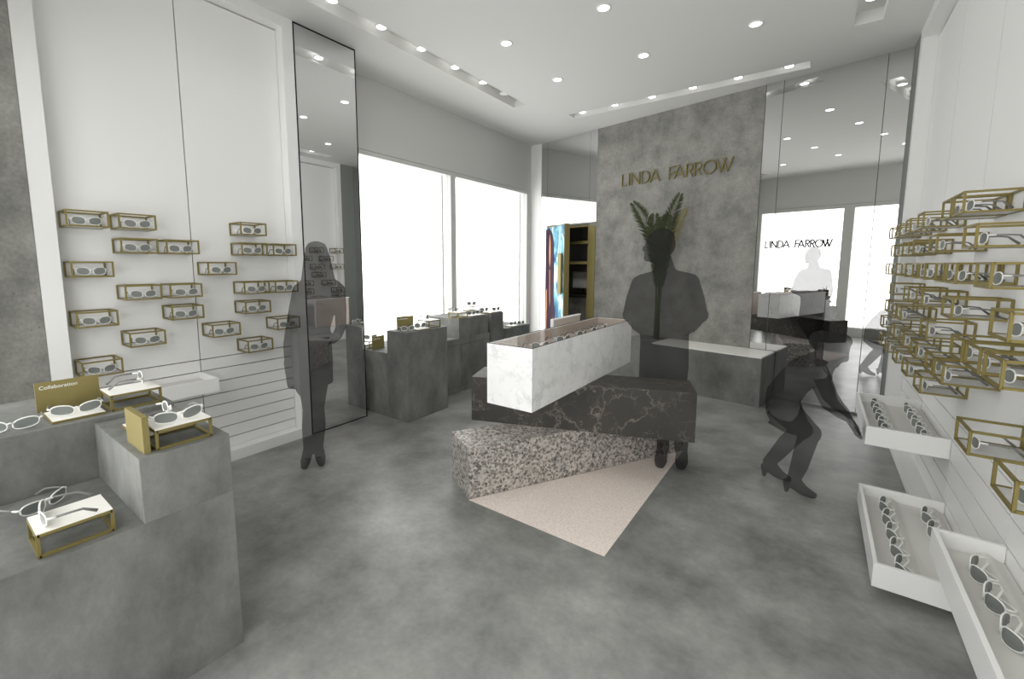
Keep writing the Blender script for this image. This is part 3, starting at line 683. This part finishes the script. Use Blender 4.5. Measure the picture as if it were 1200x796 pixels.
def limb(mb, pts, ra, rb=None, seg=14, D=Y):
    mb.tube(pts, ra, seg, False, D, rb); 
    for i in range(len(pts)):
        b = rb[i] if isinstance(rb, list) else (rb or ra[i]); mb.ell(pts[i], (min(ra[i], b),) * 3, 12, 8)
def hand(mb, wrist, palm_dir, finger_dir, spread, side, s=1.0):
    """palm, four bent fingers and a thumb"""
    w = Vector(wrist); pd = Vector(palm_dir).normalized(); fd = Vector(finger_dir).normalized(); sp = Vector(spread).normalized()
    pc_ = w + pd * .055 * s
    mb.tube([w, w + pd * .03 * s, w + pd * .095 * s], [.024 * s, .036 * s, .038 * s], 10, False, tuple(pd.cross(sp)), [.018 * s, .016 * s, .014 * s])
    for k, ln in enumerate((.068, .078, .072, .056)):
        b = w + pd * .088 * s + sp * (k - 1.5) * .021 * s
        k1 = b + pd * ln * .5 * s + fd * .004; e = k1 + (pd * .45 + fd * .55).normalized() * ln * .55 * s + sp * (k - 1.5) * .003
        mb.tube([b - pd * .02 * s, k1, e], [.0095 * s, .009 * s, .0075 * s], 8); mb.ell(e, (.0078 * s,) * 3, 8, 6); mb.ell(k1, (.009 * s,) * 3, 8, 6)
    b = w + pd * .03 * s - sp * .03 * s; k1 = b + (pd * .7 - sp * .7).normalized() * .035 * s; e = k1 + (pd * .9 + fd * .3).normalized() * .032 * s
    mb.tube([b, k1, e], [.012 * s, .0105 * s, .008 * s], 8); mb.ell(e, (.0082 * s,) * 3, 8, 6)
def face(mb, c, front, up, w, h, d):
    """nose, brow, lips, chin and ears on a head at c; front, up unit vectors"""
    c = Vector(c); f = Vector(front).normalized(); u = Vector(up).normalized(); s = f.cross(u)
    tri = lambda a, b, r0, r1: mb.tube([a, b], [r0, r1], 8)
    tri(c + f * d * .9 + u * h * .12, c + f * d * 1.14 - u * h * .16, .010, .015); mb.ell(c + f * d * 1.13 - u * h * .17, (.014,) * 3, 8, 6)
    for k in (-1, 1):
        mb.tube([c + f * d * .86 + u * h * .16 + s * k * .012, c + f * d * .80 + u * h * .17 + s * k * w * .6], [.012, .009], 8)
        mb.ell(c + s * k * w * .98 - f * d * .05, (.016, .016, .03), 10, 8)
    mb.tube([c + f * d * .90 - u * h * .44 - s * .022, c + f * d * .98 - u * h * .44, c + f * d * .90 - u * h * .44 + s * .022], [.007, .010, .007], 8)
    mb.ell(c + f * d * .72 - u * h * .78, (.034,) * 3, 10, 8)

# man behind the stack, hands in his pockets, head turned to the left
mb = MB(); q = -.02
limb(mb, [(-.085, .02, .62), (-.082, .01, .75), (-.085, .0, .95), (-.095, 0, 1.12), (-.10, 0, 1.30), (-.10, .01, 1.42), (-.105, .02, 1.50)], [.178, .182, .178, .182, .20, .165, .09], [.115, .12, .115, .118, .115, .10, .08], 20)
mb.tube([(-.28, .01, 1.415), (-.10, .01, 1.455), (.075, .01, 1.43)], [.055, .07, .055], 14, False, Y, [.065, .08, .065])
limb(mb, [(-.105, .02, 1.48), (-.115, .01, 1.56), (-.135, 0, 1.63)], [.085, .068, .062], [.075, .062, .06])
mb.ell((-.150, 0, 1.705), (.098, .076, .108), 20, 14); mb.ell((-.185, 0, 1.645), (.070, .062, .085), 16, 12)
mb.ell((-.132, 0, 1.745), (.094, .080, .078), 18, 12); mb.ell((-.105, 0, 1.70), (.072, .078, .09), 16, 12)   # short hair
face(mb, (-.165, 0, 1.685), (-1, 0, 0), (0, 0, 1), .074, .105, .088)
limb(mb, [(-.285, .0, 1.40), (-.325, .03, 1.27), (-.352, .045, 1.145), (-.275, -.05, 1.07), (-.20, -.10, 1.03)], [.062, .062, .060, .050, .044])
limb(mb, [(.082, .0, 1.42), (.128, .03, 1.28), (.162, .045, 1.165), (.10, -.05, 1.09), (.03, -.10, 1.05)], [.062, .062, .060, .050, .044])
limb(mb, [(-.165, .03, .66), (-.10, .0, .48), (-.062, -.045, .37), (-.058, -.05, .09)], [.090, .064, .052, .044], [.10, .066, .055, .05])
limb(mb, [(.0, .03, .66), (.045, .02, .46), (.068, .0, .30), (.075, 0, .09)], [.090, .070, .060, .048], [.10, .075, .062, .05])
for sx, sy in ((-.066, -.035), (.082, .0)):
    mb.tube([(sx, sy + .055, .045), (sx, sy, .055), (sx - .004, sy - .10, .042), (sx - .008, sy - .175, .032)], [.036, .045, .048, .034], 14, False, (0, 0, 1), [.045, .052, .042, .03])
figure('person', 'translucent grey person in a jacket, hands in pockets, behind the marble stack', mb, (-.848, 3.515), math.atan2(.239, .971))

# woman with long hair standing by the left mirror
mb = MB()
limb(mb, [(.006, 0, .615), (.0, 0, .80), (.015, 0, .95), (.03, 0, 1.08), (.075, 0, 1.24), (.10, 0, 1.36), (.10, 0, 1.44)], [.165, .176, .160, .140, .142, .150, .07], [.115, .118, .110, .10, .112, .09, .06], 20)
mb.tube([(-.035, 0, 1.375), (.10, 0, 1.415), (.235, 0, 1.375)], [.045, .06, .045], 12, False, Y, [.055, .07, .055])
limb(mb, [(.10, 0, 1.42), (.098, -.005, 1.52)], [.055, .05])
mb.ell((.095, -.015, 1.60), (.068, .085, .112), 18, 14); face(mb, (.095, -.015, 1.605), (0, -1, 0), (0, 0, 1), .066, .11, .086)
for k in (-1, 1):     # long hair on both sides of the face
    mb.tube([(.094 + k * .02, .025, 1.69), (.094 + k * .062, .022, 1.60), (.095 + k * .078, .025, 1.48), (.097 + k * .095, .02, 1.36), (.098 + k * .085, .02, 1.27)], [.045, .034, .036, .04, .022], 12, False, Y, [.06, .06, .06, .055, .03])
mb.tube([(.094, .03, 1.705), (.094, .055, 1.60), (.095, .06, 1.45), (.098, .06, 1.30)], [.05, .088, .10, .10], 16, False, Y, [.05, .05, .05, .04]); mb.ell((.092, .02, 1.65), (.082, .082, .075), 16, 12)
limb(mb, [(-.04, 0, 1.355), (-.07, .015, 1.22), (-.098, .02, 1.08), (-.128, .0, .94), (-.135, -.01, .84)], [.05, .05, .05, .046, .036])
hand(mb, (-.135, -.01, .85), (-.02, -.02, -1), (.25, -.4, -.85), (0, -1, 0), 1, 1.0)
limb(mb, [(.238, 0, 1.355), (.25, .03, 1.20), (.248, .04, 1.05), (.215, -.03, .995), (.175, -.09, .97)], [.05, .046, .042, .038, .03])
hand(mb, (.175, -.09, .972), (-1, -.25, -.05), (-.9, .2, -.3), (0, -.25, .9), 1, .9)
limb(mb, [(.0, .0, .70), (-.015, 0, .55), (-.012, 0, .42), (-.022, .01, .27), (-.035, .01, .10)], [.066, .060, .050, .052, .036], [.085, .075, .056, .058, .04])
limb(mb, [(.09, .0, .70), (.068, -.01, .55), (.056, -.01, .43), (.055, .0, .28), (.042, .0, .10)], [.062, .052, .042, .048, .034], [.085, .07, .052, .056, .04])
for sx, dx in ((-.04, -.028), (.044, .012)):
    mb.tube([(sx, .05, .05), (sx, 0, .07), (sx + dx * .6, -.09, .04), (sx + dx, -.165, .022)], [.028, .038, .038, .024], 12, False, (0, 0, 1), [.05, .055, .036, .02]); mb.tube([(sx, .045, .0), (sx, .04, .07)], [.02, .026], 10)
figure('person', 'translucent grey person with long hair and coat standing by the left mirror', mb, (-3.13, 1.82), math.atan2(.864, .503))

# woman bending down to the right-hand tray
mb = MB()
limb(mb, [(-.085, 0, .575), (-.085, 0, .65), (-.035, 0, .75), (.03, 0, .835), (.085, 0, .90)], [.105, .105, .10, .105, .075], [.165, .16, .13, .155, .13], 20)
mb.ell((.105, 0, .83), (.075, .12, .06), 14, 10, R(35))          # chest
mb.tube([(.06, -.15, .875), (.075, 0, .915), (.06, .15, .875)], [.05, .06, .05], 12, False, (1, 0, 0), [.05, .06, .05])
limb(mb, [(.08, 0, .91), (.13, 0, .965)], [.055, .052])
mb.ell((.158, 0, 1.03), (.098, .078, .082), 18, 14, R(35)); mb.ell((.185, 0, .975), (.062, .058, .066), 14, 12)
mb.ell((.118, 0, 1.045), (.092, .088, .070), 18, 12, R(15)); mb.ell((.215, 0, 1.055), (.045, .07, .048), 12, 10); mb.ell((.12, 0, 1.085), (.05, .05, .036), 12, 10)
face(mb, (.175, 0, 1.005), (.80, 0, -.60), (.60, 0, .80), .072, .10, .078)
mb.tube([(.15, .04, .98), (.165, .04, .90), (.162, .03, .83)], [.035, .032, .012], 10, False, Y, [.05, .045, .02])   # hanging hair
limb(mb, [(-.085, -.085, .56), (-.01, -.09, .50), (.078, -.09, .445), (.055, -.085, .32), (.035, -.085, .20), (.012, -.085, .105)], [.125, .098, .068, .056, .050, .040], [.095, .085, .066, .056, .05, .042])
limb(mb, [(-.085, .085, .55), (-.03, .09, .47), (.035, .09, .405), (-.045, .085, .29), (-.10, .085, .19), (-.145, .085, .115)], [.115, .09, .065, .056, .048, .04], [.095, .085, .066, .056, .05, .042])
for sx, sy in ((-.005, -.085), (-.15, .085)):
    mb.tube([(sx - .012, sy, .095), (sx + .02, sy, .085), (sx + .075, sy, .04), (sx + .125, sy, .024), (sx + .148, sy, .022)], [.03, .042, .042, .036, .02], 12, False, (0, 0, 1), [.05, .05, .034, .022, .016])
    mb.tube([(sx - .018, sy, .0), (sx - .022, sy, .09)], [.013, .026], 10)
limb(mb, [(.075, -.13, .865), (.13, -.12, .76), (.168, -.06, .655), (.225, -.01, .595), (.268, .03, .556)], [.058, .056, .050, .040, .030])
hand(mb, (.265, .03, .558), (.45, .25, -.72), (.2, .1, -.9), (-.35, .85, -.2), 1, 1.0)
limb(mb, [(.085, .13, .865), (.13, .14, .76), (.17, .11, .665), (.218, .11, .605), (.258, .12, .57)], [.055, .052, .048, .038, .028])
hand(mb, (.255, .12, .572), (.5, .1, -.68), (.2, .05, -.9), (-.15, .9, .05), 1, 1.0)
figure('person', 'translucent grey person in heeled boots bending down to the upper white tray', mb, (-.05, 3.55), 0)

# ------------------------------------------------------------------ light, sky, camera
w = bpy.data.worlds.new('daylight'); bpy.context.scene.world = w; w.use_nodes = True
w.node_tree.nodes['Background'].inputs[0].default_value = (1, 1, .99, 1); w.node_tree.nodes['Background'].inputs[1].default_value = 3.5
def portal(o_, a, sx, sy, cx, cz):
    l = bpy.data.lights.new('window_portal', 'AREA'); l.shape = 'RECTANGLE'; l.size = sx; l.size_y = sy; l.cycles.is_portal = True
    o = bpy.data.objects.new('window_portal', l); C.objects.link(o)
    M = Matrix.Rotation(a, 4, 'Z'); o.matrix_world = Matrix.Translation(o_) @ M @ Matrix.Translation((cx, 0, cz)) @ Matrix.Rotation(R(90), 4, 'X')
    return o
# portals face into the room
p1 = portal(Vector((-4.14, 4.62, 0)), R(-90), 3.7, 2.7, 0, 1.42)
p2 = portal(Q0 + Vector((-.02, -.11, 0)), QA, 4.1, 2.5, -.15, 1.5)

cam = bpy.data.cameras.new('camera'); cam.sensor_fit = 'HORIZONTAL'; cam.sensor_width = 36; cam.lens = 36 * 511.8 / 1200; cam.shift_x = 20 / 1200; cam.shift_y = -30 / 1200; cam.clip_start = .02
co = bpy.data.objects.new('camera', cam); C.objects.link(co); co.location = (0, 0, 1.55); co.rotation_euler = (R(90) - math.atan2(57.9, 511.8), 0, R(36.35))
sc_ = bpy.context.scene; sc_.camera = co
sc_.view_settings.view_transform = 'Standard'; sc_.view_settings.look = 'None'; sc_.view_settings.gamma = 1; sc_.view_settings.exposure = 0
sc_.view_settings.use_curve_mapping = False
sc_.cycles.max_bounces = 10; sc_.cycles.diffuse_bounces = 6; sc_.cycles.glossy_bounces = 5; sc_.cycles.transparent_max_bounces = 24
sc_.cycles.caustics_reflective = False; sc_.cycles.caustics_refractive = False; sc_.cycles.sample_clamp_indirect = 6
sc_.cycles.use_denoising = True
